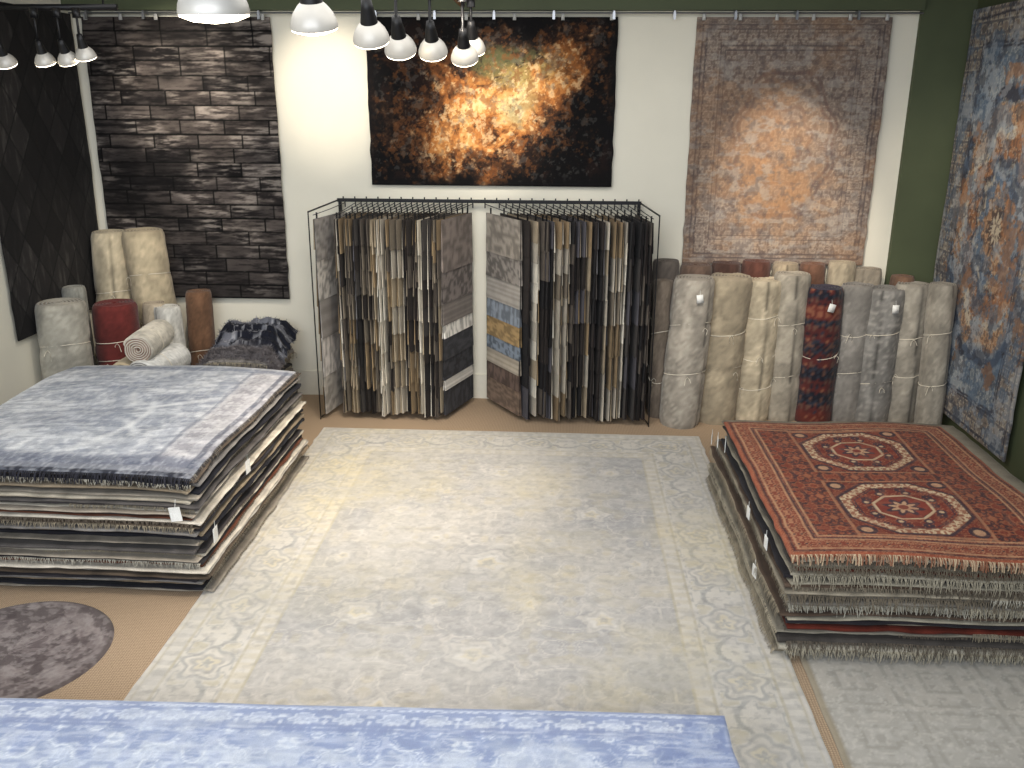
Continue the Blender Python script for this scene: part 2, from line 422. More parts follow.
def p_mamluk(X, Y):
    w, h = 1.62, 2.10    # Y from the front edge to the back
    P = Paint(X, Y, (116, 54, 40))
    cx = w / 2
    e = np.minimum(np.minimum(X, w - X), np.minimum(Y, h - Y))
    a = arab(X - cx, Y - .6, .30, .30, 30, 2)
    P.put(1 - sst(.03, .07, np.abs(a)), (172, 124, 88), .55)
    P.put(sst(.08, .12, a), (56, 44, 48), .75)
    a2 = arab(X - cx, Y - .6, .15, .15, 60, 6)
    P.put(1 - sst(.03, .08, np.abs(a2)), (158, 92, 64), .5)
    def octo(cy, R):
        dx = np.abs(X - cx); dy = np.abs(Y - cy)
        do = np.maximum(np.maximum(dx, dy), (dx + dy) * .7071)
        d = do * .85 + np.hypot(dx, dy) * .12
        t = np.arctan2(dy, dx)
        sq = np.maximum(dx, dy)
        P.put(sst(R * 1.12, R * 1.11, sq) * sst(R * 1.06, R * 1.07, sq), (176, 130, 96), .7)
        P.put(sst(R * 1.06, R * 1.05, sq), (110, 48, 37), .7)
        m = arab(dx, dy, .12, .12, 55, 7)
        P.put(sst(R * 1.06, R * 1.05, sq) * (1 - sst(.03, .07, np.abs(m))), (176, 120, 84), .6)
        cr = np.hypot(dx - R * .90, dy - R * .90); P.put(1 - sst(.055, .06, cr), (54, 44, 52), .9); P.put(1 - sst(.03, .036, cr), (196, 154, 118), .9)
        P.put(sst(R + .01, R, d), (66, 48, 52))
        r1, r2 = sst(.96 * R, .95 * R, d), sst(.78 * R, .79 * R, d)
        P.put(r1 * r2, (204, 180, 146), .95)
        m = arab(dx, dy, .08, .08, 80, 4)
        P.put(r1 * r2 * sst(.03, .07, m), (132, 78, 58), .85)
        ins2 = sst(.78 * R, .77 * R, d)
        P.put(ins2, (114, 50, 38)); P.line(d - .73 * R, .006, (60, 46, 54), .9)
        m = arab(dx, dy, .12, .12, 60, 9)
        P.put(ins2 * (1 - sst(.03, .07, np.abs(m))), (182, 128, 92), .6)
        P.put(ins2 * sst(.10, .14, m), (56, 46, 54), .85)
        for k in range(8):
            ak = k * math.pi / 4 + .39
            q = np.hypot(X - cx - math.cos(ak) * .60 * R, Y - cy - math.sin(ak) * .60 * R)
            P.put(1 - sst(.026, .032, q), (58, 48, 58), .85); P.put(1 - sst(.012, .018, q), (204, 172, 134), .9)
        P.put(sst(.47 * R, .46 * R, d) * sst(.41 * R, .42 * R, d), (202, 178, 144), .9)
        P.put(sst(.41 * R, .40 * R, d), (126, 56, 44), .9)
        st = np.hypot(dx, dy) + .022 * np.cos(8 * t)
        P.put(sst(.29 * R, .27 * R, st), (58, 48, 58), .85)
        P.put(sst(.19 * R, .17 * R, st), (196, 156, 120), .9); P.put(sst(.09 * R, .07 * R, d), (110, 46, 38), .9)
    octo(.60, .345)
    octo(1.50, .345)
    bw = .20
    P.put((e < bw).astype(float), (122, 60, 45))
    c = arab(X - cx, Y, .11, .11, 60, 8)
    P.put((1 - sst(.03, .08, np.abs(c))) * (e < bw), (182, 138, 102), .7)
    P.put(sst(.08, .12, c) * (e < bw), (54, 45, 52), .85)
    P.put((1 - sst(.0, .03, e)), (152, 84, 60), .9)
    for r, k in ((.035, (58, 42, 45)), (.06, (186, 146, 110)), (.160, (186, 146, 110)), (.175, (54, 44, 52)), (bw, (186, 146, 110))):
        P.line(e - r, .009, k, .8)
    P.put(sst(.5, .7, fbm(X * 30, Y * 30, 3, 3)), (146, 96, 74), .35)
    return P.C

def p_silver(X, Y):
    w, h = 1.9, 2.26    # Y from front edge to back, X from left to right
    P = Paint(X, Y, (168, 172, 179))
    P.put(sst(.4, .65, fbm(X * 1.6, Y * 1.6, 2, 5)), (208, 210, 214), .8)
    P.put(sst(.45, .7, fbm(X * 2 + 4, Y * 2, 7, 5)), (140, 145, 157), .6)
    st = fbm((X + Y * .6) * 5, (Y - X * .3) * 36, 5, 4, .6)
    P.put(sst(.42, .66, st), (222, 223, 225), .5)
    P.put(sst(.52, .70, 1 - st), (120, 125, 140), .35)
    P.put(sst(.5, .62, fbm(X * 5, Y * 4, 12, 5, .65)), (130, 136, 150), .4)
    a = arab(X - w / 2, Y - h / 2, .5, .5, 20, 3)
    P.put(sst(.08, .12, a), (132, 137, 150), .35)
    for (x0, y0, r) in ((.2, 1.0, 1.0), (1.9, .2, 1.25), (2.4, 1.6, 1.5)):
        d = np.hypot(X - x0, Y - y0) - r + .09 * (fbm(X * 3, Y * 3, 4, 2) - .5)
        P.put((1 - sst(.004, .05, np.abs(d))) * sst(.4, .6, fbm(X * 5, Y * 5, 3, 3)), (238, 238, 237), .5)
    rgt = w - X
    P.put(sst(.34, .26, rgt + .08 * (fbm(Y * 8, X * 8, 2, 3) - .5)), (184, 178, 178), .5)
    P.line(rgt - .31 + .02 * (fbm(Y * 9, X, 2, 2) - .5), .02, (110, 114, 126), .5); P.line(rgt - .05, .025, (70, 74, 88), .7)
    c = arab(X, Y, .2, .2, 30, 9); P.put(sst(.05, .1, c) * (rgt < .29), (128, 126, 132), .5)
    fr = Y + .03 * (fbm(X * 7, Y * 7, 3, 3) - .5)
    P.put(sst(.30, .20, fr), (78, 83, 100), .7); P.put(sst(.13, .10, fr), (132, 134, 140), .6); P.put(sst(.05, .03, fr), (36, 38, 48), .9)
    P.put(sst(.05, .1, c) * (fr < .26), (150, 154, 162), .4)
    bk = h - Y
    P.put(sst(.2, .14, bk), (108, 116, 134), .5); P.put(sst(.08, .06, bk), (184, 185, 188), .7)
    P.put(sst(.5, .7, fbm(X * 50, Y * 20, 14, 3)), (222, 222, 222), .3)
    return P.C

def p_blue(X, Y):
    w, h = 4.0, 1.5      # Y from the far edge toward the front
    P = Paint(X, Y, (150, 163, 190))
    P.put(sst(.4, .65, fbm(X * 1.5, Y * 2, 2, 4)), (176, 185, 202), .8)
    P.put(sst(.48, .68, fbm(X * 3 + 4, Y * 4, 7, 4)), (134, 148, 182), .6)
    wx = .06 * (fbm(X * 5, Y * 5, 3, 3) - .5)
    a = arab(X + wx, Y - .55 + wx, .72, .8, 12, 3)
    P.put(sst(.08, .11, a), (124, 138, 174), .65)
    P.put(sst(.10, .13, -a), (182, 190, 206), .7)
    P.put(1 - sst(.02, .045, np.abs(a)), (214, 218, 225), .85)
    P.put(1 - sst(.01, .03, np.abs(a - .12)), (210, 214, 222), .5)
    a = arab(X + wx, Y - .55, .36, .4, 24, 9)
    P.put(1 - sst(.02, .05, np.abs(a)), (208, 213, 222), .4)
    P.put(sst(.12, .15, -a), (130, 143, 178), .5)
    e = np.minimum(Y, w - X) + wx * .3
    P.put(sst(.15, .14, e), (164, 173, 194), .9)
    b = arab(X + wx * .4, Y, .19, .28, 34, 6)
    P.put((1 - sst(.03, .09, np.abs(b))) * (e < .14), (208, 213, 222), .7)
    P.put(sst(.08, .12, b) * (e < .14), (126, 139, 174), .7)
    for r in (.012, .14, .165): P.line(e - r, .012, (126, 138, 172), .7)
    P.put(sst(.5, .15, w - X) * sst(.35, .6, fbm(X * 8, Y * 3, 4, 3)), (94, 112, 158), .5)
    wn = fbm(X * 9, Y * 60, 12, 4, .6)
    P.put(sst(.50, .70, wn), (210, 214, 222), .4); P.put(sst(.54, .74, 1 - wn), (130, 143, 174), .25)
    P.put(sst(.52, .66, fbm(X * 3, Y * 5, 5, 5, .65)), (192, 198, 208), .45)
    return P.C

def p_pale(X, Y):
    P = Paint(X, Y, (180, 174, 164))
    fx, fy = fold(X, .46), fold(Y, .46)
    q = arab(X, Y, .46, .46, 30, 3)
    P.put(sst(.45, .6, fbm(X * 2, Y * 2, 6, 4)), (168, 164, 156), .7)
    m = (np.abs(np.maximum(fx, fy) - .2) < .012) | (np.abs(np.maximum(fx, fy) - .08) < .012)
    P.put(m.astype(float), (152, 148, 139), .5)
    P.put(np.sign(np.maximum(np.sin(X * 60), 0)) * np.sign(np.maximum(np.sin(Y * 60), 0)) * sst(.0, .1, q), (152, 148, 140), .5)
    P.put(1 - sst(.02, .06, np.abs(q)), (200, 195, 185), .5)
    P.put(sst(.5, .75, fbm(X * 30, Y * 30, 14, 3)), (198, 194, 187), .35)
    P.put(1 - sst(.03, .04, X), (150, 138, 116), .8)
    return P.C

def dsp(amp, s, sd):
    return lambda X, Y: amp * (fbm(X * s, Y * s, sd, 3) - .3)

def hung(name, x0, x1, z0, z1, painter, cell, amp=.02):
    mb = MB()
    rug_grid(mb, x1 - x0, z1 - z0, cell, painter, (x0, 8.955, z0), (1, 0, 0), (0, 0, 1), (0, -1, 0), .012, dsp(amp, 1.3, 5))
    for x in np.linspace(x0 + .06, x1 - .06, 6):
        mb.box((x - .015, 8.905, z1 - .03), (x + .015, 8.925, z1 + .03), lin((190, 190, 186)))
    return mb.build(name, M_HUNG, smooth=True)
hung('brick_pattern_wall_rug', -4.58, -2.76, 1.04, 3.735, p_bricks, .008)
hung('abstract_nebula_wall_rug', -1.86, .49, 2.20, 3.735, p_nebula, .0065)
hung('faded_persian_wall_rug', 1.21, 2.97, 1.47, 3.735, p_faded, .008)
mb = MB()
rug_grid(mb, 1.62, 2.78, .010, p_diamonds, (XL + .03, 7.33, .98), (0, 1, 0), (0, 0, 1), (1, 0, 0), .012, dsp(.02, 1.3, 4))
mb.build('diamond_patchwork_wall_rug', M_HUNG, smooth=True)
mb = MB()
rug_grid(mb, 1.88, 3.58, .0095, p_abstract, (XR - .045, 7.0, .21), (0, 1, 0), (0, 0, 1), (-1, 0, 0), .012, dsp(.02, 1.3, 4))
mb.build('blue_orange_wall_rug', M_HUNG, smooth=True)

# floor rugs
mb = MB()
rug_grid(mb, 3.56, 5.4, .009, p_main, (-2.22, 7.97, 0), (1, -0.0, 0), (0, -1, 0), (0, 0, 1), .012, dsp(.006, 1.2, 2))
mb.build('oushak_area_rug', M_FLAT, smooth=True)
mb = MB()
rug_grid(mb, 2.1, 4.6, .012, p_pale, (1.40, 2.2, 0), (1, 0, 0), (0, 1, 0), (0, 0, 1), .010, dsp(.004, 1.2, 8))
mb.build('pale_geometric_rug', M_FLAT, smooth=True)

# round rug
mb = MB(); R0 = .54; nr, ns = 80, 240
rr = np.linspace(0, R0, nr); th = np.linspace(0, 2 * np.pi, ns, endpoint=False)
A, B = np.meshgrid(rr, th, indexing='ij'); X = A * np.cos(B); Y = A * np.sin(B)
P = Paint(X, Y, (112, 101, 100))
kal = fbm(A * 14, np.abs((B * 6 / np.pi) % 2 - 1) * 3, 3, 3, .6) - .5
P.put(sst(.06, .11, kal), (76, 65, 66), .5)
P.put(1 - sst(.02, .06, np.abs(kal)), (154, 144, 140), .45)
dd = A + .012 * np.cos(12 * B)
for r in (.2, .36, .47): P.line(dd - r, .012, (152, 142, 138), .4)
P.put(sst(.42, .58, fbm(X * 5 + 3, Y * 5, 2, 5, .65)), (144, 134, 131), .65)
P.put(sst(.50, .60, fbm(X * 8 + 3, Y * 8, 6, 5, .65)), (66, 56, 56), .6)
P.put(sst(.505, .52, A), (84, 74, 72), .7)
P.put(sst(.52, .62, fbm(X * 22, Y * 22, 9, 4, .6)), (156, 148, 145), .45)
Z = .012 * (1 - sst(R0 - .015, R0, A)) + .001
PV = np.stack([X - 3.06, Y + 4.25, Z], -1).reshape(-1, 3)
F = [(i * ns + k, (i + 1) * ns + k, (i + 1) * ns + (k + 1) % ns, i * ns + (k + 1) % ns) for i in range(nr - 1) for k in range(ns)]
mb.add(PV, F, lin(P.C).reshape(-1, 3)); mb.build('round_rug', M_FLAT, smooth=True)

# ------------------------------------------------------------------ rug stacks
def perim(x0, x1, y0, y1, step, seed, wob, rc=.03):
    pts = []; tag = []
    def seg(a, b, s):
        n = max(2, int(math.hypot(b[0] - a[0], b[1] - a[1]) / step))
        for i in range(n):
            t = i / n; pts.append((a[0] + (b[0] - a[0]) * t, a[1] + (b[1] - a[1]) * t)); tag.append(s)
    seg((x0, y0 + 0), (x1, y0), 0); seg((x1, y0), (x1, y1), 1); seg((x1, y1), (x0, y1), 2); seg((x0, y1), (x0, y0), 3)
    p = np.array(pts); tag = np.array(tag)
    n1 = fbm(p[:, 0] * 5 + seed * 3.1, p[:, 1] * 5 + seed, seed, 3) - .5
    nn = np.zeros_like(p)
    nn[tag == 0] = (0, -1); nn[tag == 1] = (1, 0); nn[tag == 2] = (0, 1); nn[tag == 3] = (-1, 0)
    p = p + nn * (n1 * wob)[:, None]
    return p, nn, tag

FR = ((186, 176, 154), (164, 152, 130), (198, 192, 176), (138, 126, 108), (110, 100, 88))
def stack(mb, x0, x1, y0, y1, zb, zt, layers, cols, seed, jit=.03, fringe=(), fprob=.6, sag=.03, flen=.06, step=.04, frc=FR, sidelight=1.0, var=.75):
    rng = random.Random(seed); H = zt - zb
    ths = [rng.uniform(.5, 1.5) for _ in range(layers)]; tot = sum(ths); z = zb
    def zf(x, y, zz):
        fr = (zz - zb) / max(H, 1e-6)
        ex = min(1, max(0, abs(x - (x0 + x1) / 2) / ((x1 - x0) / 2))); ey = min(1, max(0, abs(y - (y0 + y1) / 2) / ((y1 - y0) / 2)))
        n = float(vnoise(np.array([x * 1.6]), np.array([y * 1.6]), seed % 16)[0]) - .5
        return zz - fr * sag * (ex ** 4 + ey ** 4) * .5 + fr * n * .035
    for i in range(layers):
        t = H * ths[i] / tot
        jx0, jx1, jy0, jy1 = [rng.uniform(-1, 1) * jit for _ in range(4)]
        p, nn, tag = perim(x0 + jx0, x1 + jx1, y0 + jy0, y1 + jy1, step, seed + i, .035)
        col = np.array(lin(cols[i] if i < len(cols) else rng.choice(cols)))
        V = []; C = []
        prof = ((-.014, .04), (-.001, .22), (.004, .5), (-.001, .78), (-.014, .96), (-.1, .98))
        nz = fbm(p[:, 0] * 14 + i, p[:, 1] * 14, seed + i, 2)
        lift = (fbm(p[:, 0] * 2.2 + i * .35, p[:, 1] * 2.2, (seed + 5), 2) - .5) * .014
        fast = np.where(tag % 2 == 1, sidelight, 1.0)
        for (o, fz) in prof:
            q = p + nn * o
            if o == -.1: q = p * .88 + np.array([[(x0 + x1) / 2, (y0 + y1) / 2]]) * .12
            for k in range(len(p)):
                zz = z + t * fz
                V.append((q[k, 0], q[k, 1], zf(q[k, 0], q[k, 1], zz) + lift[k] * min(1, i / 3)))
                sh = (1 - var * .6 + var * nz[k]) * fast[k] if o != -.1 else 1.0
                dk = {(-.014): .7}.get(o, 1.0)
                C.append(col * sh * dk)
        n = len(p); F = []
        for r in range(len(prof) - 1):
            for k in range(n):
                l = (k + 1) % n; F.append((r * n + k, r * n + l, (r + 1) * n + l, (r + 1) * n + k))
        F.append(tuple(range((len(prof) - 1) * n, len(prof) * n)))
        mb.add(V, F, np.array(C))
        FV = []; FF = []; FC = []
        for side in fringe:
            if rng.random() > fprob: continue
            a0, a1 = (x0, x1) if side in (0, 2) else (y0, y1)
            if rng.random() < .5:
                aa = rng.uniform(a0, a1 - .3); a0, a1 = aa, min(a1, aa + rng.uniform(.4, 1.4))
            fc = np.array(lin(rng.choice(frc)))
            s = a0 + .01; sel = np.where(tag == side)[0]
            ax = 0 if side in (0, 2) else 1
            order = sel[np.argsort(p[sel, ax])]
            fl = flen * rng.uniform(.5, 1.1)
            while s < a1 - .01:
                e = np.interp(s, p[order, ax], p[order, 1 - ax])
                out = {0: -1, 1: 1, 2: 1, 3: -1}[side]
                L = fl * rng.uniform(.5, 1.2); w = rng.uniform(.0018, .004); dx = rng.uniform(-.02, .02)
                for kk in range(4):
                    u = kk / 3; oo = e + out * (.001 + L * .35 * math.sin(u * 1.5)); c = s + dx * u * u; dz = -L * .85 * u * u
                    ww = w * (1 - .5 * u)
                    for sg in (-1, 1):
                        xx, yy = (c + sg * ww, oo) if ax == 0 else (oo, c + sg * ww)
                        bz = zf(xx, yy, z + t * .5) + dz
                        FV.append((xx, yy, max(bz, zb * .5 + .008)))
                        FC.append(fc * rng.uniform(.65, 1.15) * (1 - .3 * u))
                b0 = len(FV) - 8
                for kk in range(3): FF.append((b0 + 2 * kk, b0 + 2 * kk + 1, b0 + 2 * kk + 3, b0 + 2 * kk + 2))
                s += rng.uniform(.004, .010)
        if FV: mb.add(FV, FF, np.array(FC))
        z += t
    return zf

def tag(mb, x, y, z, ax=0, s=.035):
    c = lin((232, 232, 228))
    M = Matrix.Translation((x, y, z)) @ Matrix.Rotation(math.radians(random.uniform(-14, 14)), 4, 'Z' if ax == 1 else 'Y')
    if ax == 0: mb.box((-s, -.002, -s * 1.3), (s, .002, s * 1.3), c, M)
    else: mb.box((-.002, -s, -s * 1.3), (.002, s, s * 1.3), c, M)
    mb.tube([(x, y, z + s), (x, y + (.02 if ax == 0 else 0), z + s * 2.6)], .0015, c, 4)

def capdisp(zf, x0, y0, sx, sy, zt):
    def f(X, Y):
        xs = x0 + sx * X; ys = y0 + sy * Y
        cx = xs[:, 0]; cyy = ys[0, :]
        xi = np.linspace(xs.min(), xs.max(), 30); yi = np.linspace(ys.min(), ys.max(), 30)
        G = np.array([[zf(a, b, zt) for b in yi] for a in xi]) - zt
        T = np.array([np.interp(cx, xi, G[:, j]) for j in range(30)])
        return np.array([np.interp(cyy, yi, T[:, i]) for i in range(T.shape[1])])
    return f
rng = random.Random(5)
def top_fringe(mb, xa, xb, ya, yb, side, z, L0, cols, zf, dens=.009):
    FV = []; FF = []; FC = []
    s, e = (xa, xb) if side == 0 else (ya, yb)
    while s < e:
        L = L0 * rng.uniform(.5, 1.15); w = rng.uniform(.002, .004); c = lin(rng.choice(cols)); lean_ = rng.uniform(-.015, .015)
        for kk in range(4):
            u = kk / 3; o = L * .45 * math.sin(u * 1.5); dz = -L * .8 * u * u
            for sg in (-1, 1):
                if side == 0: x, y = s + sg * w + lean_ * u, ya - o
                else: x, y = xb + o, s + sg * w + lean_ * u
                FV.append((x, y, zf(x, y, z) + .01 + dz)); FC.append(c)
        b0 = len(FV) - 8
        for kk in range(3): FF.append((b0 + 2 * kk, b0 + 2 * kk + 1, b0 + 2 * kk + 3, b0 + 2 * kk + 2))
        s += rng.uniform(.5, 1.4) * dens
    mb.add(FV, FF, np.array(FC))

random.seed(3)
greys = [(142, 134, 122), (90, 86, 84), (180, 172, 158), (50, 47, 49), (200, 192, 178), (84, 73, 62), (130, 126, 122), (32, 32, 38), (186, 176, 158), (68, 64, 64), (162, 152, 138), (98, 60, 44), (174, 168, 160), (44, 42, 46), (142, 128, 108)]
mb = MB()
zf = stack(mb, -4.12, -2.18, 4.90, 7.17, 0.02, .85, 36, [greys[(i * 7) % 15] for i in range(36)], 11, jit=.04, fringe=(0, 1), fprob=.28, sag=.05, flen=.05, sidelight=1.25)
rug_grid(mb, 1.9, 2.26, .0095, p_silver, (-4.09, 4.88, .853), (1, 0, 0), (0, 1, 0), (0, 0, 1), .016, capdisp(zf, -4.09, 4.88, 1, 1, .853))
dk = ((34, 34, 40), (48, 48, 56), (26, 26, 30))
top_fringe(mb, -4.09, -2.19, 4.88, 7.14, 0, .853, .07, dk, zf, .007)
top_fringe(mb, -4.09, -2.19, 4.88, 7.14, 1, .853, .05, ((90, 84, 80), (60, 58, 60), (130, 124, 116)), zf)
tag(mb, -2.27, 4.80, .62); tag(mb, -2.10, 4.95, .42, 1); tag(mb, -2.10, 5.6, .6, 1)
mb.build('rug_stack', M_WOOL, smooth=False)

mb = MB()
wool = [(140, 131, 114), (168, 160, 143), (106, 100, 92), (150, 143, 128), (92, 76, 64), (180, 172, 155), (46, 43, 47), (128, 122, 113), (104, 46, 35), (158, 148, 130), (76, 71, 67), (168, 160, 142)]
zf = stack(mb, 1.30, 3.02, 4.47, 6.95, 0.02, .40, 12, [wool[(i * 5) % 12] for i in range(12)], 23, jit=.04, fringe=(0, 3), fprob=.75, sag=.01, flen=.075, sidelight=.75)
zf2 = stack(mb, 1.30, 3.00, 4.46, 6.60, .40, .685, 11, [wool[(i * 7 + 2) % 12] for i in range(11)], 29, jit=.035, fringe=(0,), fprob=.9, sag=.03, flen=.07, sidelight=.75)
rug_grid(mb, 1.62, 2.10, .007, p_mamluk, (1.27, 4.42, .688), (1, 0, 0), (0, 1, 0), (0, 0, 1), .014, capdisp(zf2, 1.27, 4.42, 1, 1, .688))
top_fringe(mb, 1.27, 2.89, 4.42, 6.5, 0, .688, .06, ((190, 166, 136), (160, 130, 106), (140, 96, 74)), zf2, .006)
for (y, z) in ((4.8, .55), (5.3, .5), (6.2, .6), (6.75, .45), (5.0, .25), (6.5, .52)): tag(mb, 1.235, y, z, 1, .03)
mb.build('rug_stack', M_WOOL, smooth=False)

mb = MB()
zf = stack(mb, -3.25, .70, 1.9, 3.22, .02, .44, 10, greys[:10], 31, jit=.02, sag=.01, step=.06)
rug_grid(mb, 4.0, 1.45, .0085, p_blue, (-3.24, 3.25, .445), (1, .024, 0), (0, -1, 0), (0, 0, 1), .014, dsp(.012, 1.5, 7))
mb.build('blue_rug_stack', M_SILK, smooth=False)

mb = MB()
stack(mb, 2.28, 2.95, 3.0, 3.68, .02, .12, 2, [(96, 40, 34), (50, 50, 70)], 37, jit=.01, fringe=(2, 3), fprob=1, sag=0, flen=.05)
mb.build('small_fringed_rug', M_WOOL)

# dark fur / folded rugs pile at back left
mb = MB(); FX0, FX1 = -3.42, -2.66
zf = stack(mb, FX0 + .05, FX1 - .05, 8.0, 8.72, 0.0, .70, 14, [(120, 112, 106), (60, 58, 60), (150, 144, 138), (36, 36, 42), (90, 84, 80)], 41, jit=.03, fringe=(0, 1), fprob=.8, sag=.08, flen=.07, step=.05)
n = 72; xs = np.linspace(FX0, FX1 + .02, n); ys = np.linspace(7.93, 8.8, n)
X, Y = np.meshgrid(xs, ys, indexing='ij')
ed = np.minimum(np.minimum(X - FX0, FX1 + .02 - X), np.minimum(Y - 7.93, 8.8 - Y))
fold_ = .05 * np.floor(sst(8.0, 8.7, Y + .2 * (fbm(X * 4, Y * 4, 7, 2) - .5)) * 4)
Z = .70 + .12 * (fbm(X * 6, Y * 6, 3, 4, .6) - .3) * sst(0, .3, ed + .12) + fold_ - .16 * sst(.14, 0, ed)
P = Paint(X, Y, (30, 32, 42)); P.put(sst(.52, .56, fbm(X * 7, Y * 12, 8, 3)), (150, 152, 160), .7); P.put(sst(8.30, 8.18, Y + .1 * (fbm(X * 5, Y, 2, 2) - .5)), (128, 121, 120), .85)
P.put((1 - sst(.02, .05, np.abs(fbm(X * 9, Y * 14, 2, 2) - .5))) * sst(8.2, 8.3, Y), (206, 206, 208), .6)
idx = np.arange(n * n).reshape(n, n)
mb.add(np.stack([X, Y, Z], -1).reshape(-1, 3), np.stack([idx[:-1, :-1], idx[1:, :-1], idx[1:, 1:], idx[:-1, 1:]], -1).reshape(-1, 4).tolist(), lin(P.C).reshape(-1, 3))
FV = []; FF = []; FC = []; rng = random.Random(9); Cl = lin(P.C)
for _ in range(12000):
    i = rng.randrange(n); j = rng.randrange(n) if rng.random() < .3 else rng.randrange(28)
    x, y, z = X[i, j] + rng.uniform(-.01, .01), Y[i, j] + rng.uniform(-.01, .01), Z[i, j]
    a = rng.uniform(0, 6.28); L = rng.uniform(.03, .07)
    dx, dy = math.cos(a) * L * .7, math.sin(a) * L * .7 - .02
    FV += [(x - .004, y, z - .005), (x + .004, y, z - .005), (x + dx, y + dy, z + rng.uniform(-.02, .035))]; FF.append((len(FV) - 3, len(FV) - 2, len(FV) - 1))
    c = Cl[i, j] * rng.uniform(.6, 1.5); FC += [c, c, c]
mb.add(FV, FF, np.array(FC))
mb.build('shaggy_rug_pile', M_WOOL)

# ------------------------------------------------------------------ rolled rugs
def roll(x, y, r, h, col, seed, lean=(0, 0), z0=0.0, ties=2, paint=None, name='rolled_rug', tagon=False, oval=1.0, mat=None, dark=(70, 62, 54), lying=None):
    mb = MB(); rng = random.Random(seed); ns, nz = 44, 50
    col = np.array(col, float)
    ax, ay = lean
    rot = rng.uniform(0, 6.28)
    def place(X, Y, Z):
        zz = Z / h
        if lying is not None:      # axis along -y, turned by a small yaw
            c_, s_ = math.cos(lying), math.sin(lying)
            return np.stack([x + X * c_ + Z * s_, y + X * s_ - Z * c_, z0 + r * 1.08 + Y], -1)
        return np.stack([x + X + ax * zz, y + Y * oval + ay * zz, z0 + Z], -1)
    th = np.linspace(0, 2 * np.pi, ns, endpoint=False); zs = np.linspace(0, h, nz)
    A, Zg = np.meshgrid(th, zs, indexing='xy')
    zz = Zg / h
    nn = fbm(np.cos(A) * 1.6 + seed, Zg * 3 + np.sin(A) * 1.6, seed, 3) - .5
    bulge = 1 + .03 * np.sin(zz * 3.1) + .14 * nn
    tz = [h * (k + 1) / (ties + 1) + rng.uniform(-.06, .06) for k in range(ties)]
    for t_ in tz: bulge = bulge - .06 * np.exp(-((Zg - t_ - .02 * np.cos(A)) / .035) ** 2)
    Rr = r * bulge * (1 - .10 * sst(.97, 1, zz) - .06 * sst(.03, 0, zz))
    flap = ((A + rot + .25 * (zz - .5)) % (2 * np.pi)) / (2 * np.pi)
    Rr = Rr + .014 * flap
    V = place(Rr * np.cos(A), Rr * np.sin(A), Zg)
    C = np.empty(A.shape + (3,)); C[:] = col
    m = sst(.35, .65, fbm(A * 2.2, Zg * 6, seed + 2, 4))[..., None]; C = C * (1 - .14 * m)
    wv = (vnoise(A * 30, Zg * 140, seed + 1))[..., None]; C = C * (.90 + .20 * wv)
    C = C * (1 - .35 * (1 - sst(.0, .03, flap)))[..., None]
    if paint is not None:
        C = paint(A * r, Zg, C)
    F = [(i * ns + k, i * ns + (k + 1) % ns, (i + 1) * ns + (k + 1) % ns, (i + 1) * ns + k) for i in range(nz - 1) for k in range(ns)]
    mb.add(V.reshape(-1, 3), F, lin(np.clip(C, 0, 255)).reshape(-1, 3))
    nr = 34; q = np.linspace(.90, 0.02, nr); Qr, At = np.meshgrid(q, th, indexing='ij')
    turns = 6.5; ph = (Qr * turns - At / (2 * np.pi) + rot) % 1
    ridge = np.sin(np.pi * ph) ** .6
    hole = sst(.02, .14, Qr)
    bz = Rr[-1][None, :] / .90
    bz = bz * np.ones_like(Qr)
    Zt = h - .022 + .024 * ridge * hole - .05 * (1 - hole) + .008 * (fbm(At, Qr * 3, seed, 2) - .5)
    Zt[0, :] = h
    V = place(Qr * bz * np.cos(At), Qr * bz * np.sin(At), Zt)
    Ct = np.empty(Qr.shape + (3,)); Ct[:] = col * .95
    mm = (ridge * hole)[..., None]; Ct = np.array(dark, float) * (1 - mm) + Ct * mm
    F = [(i * ns + k, i * ns + (k + 1) % ns, (i + 1) * ns + (k + 1) % ns, (i + 1) * ns + k) for i in range(nr - 1) for k in range(ns)]
    F.append(tuple((nr - 1) * ns + k for k in range(ns)))
    mb.add(V.reshape(-1, 3), F, lin(np.clip(Ct, 0, 255)).reshape(-1, 3))
    mb.add(place(Rr[0] * np.cos(th), Rr[0] * np.sin(th), 0 * th), [tuple(range(ns))[::-1]], lin(col))
    tc = lin((222, 214, 196))
    for t_ in tz:
        sl = rng.uniform(-.05, .05)
        pts = []
        for k in range(28):
            a = 2 * math.pi * k / 28; i = int(min(nz - 1, max(0, round((t_ + .02 * math.cos(a)) / h * (nz - 1)))))
            rad = Rr[i, int(k * ns / 28) % ns] + .003
            Z = t_ + .02 * math.cos(a) + sl * math.sin(a)
            pts.append(tuple(place(np.array(rad * math.cos(a)), np.array(rad * math.sin(a)), np.array(Z))))
        mb.tube(pts, .0038, tc, 5, closed=True)
        if lying is not None: continue
        a = -math.pi / 2 + rng.uniform(-.9, .9)
        rad = r * 1.06 + .01
        p0 = np.array(place(np.array(rad * math.cos(a)), np.array(rad * math.sin(a)), np.array(t_)))
        for sg in (-1, 1):
            mb.tube([tuple(p0), tuple(p0 + (sg * .02, -.006, -.02)), tuple(p0 + (sg * rng.uniform(.01, .04), -.006, -rng.uniform(.05, .1)))], .0025, tc, 4)
    if tagon:
        p0 = place(np.array(0.03), np.array(-r * 1.07 - .02), np.array(h - .16)); tag(mb, p0[0], p0[1], p0[2], 0, .03)
    return mb.build(name, mat or M_ROLL, smooth=True)

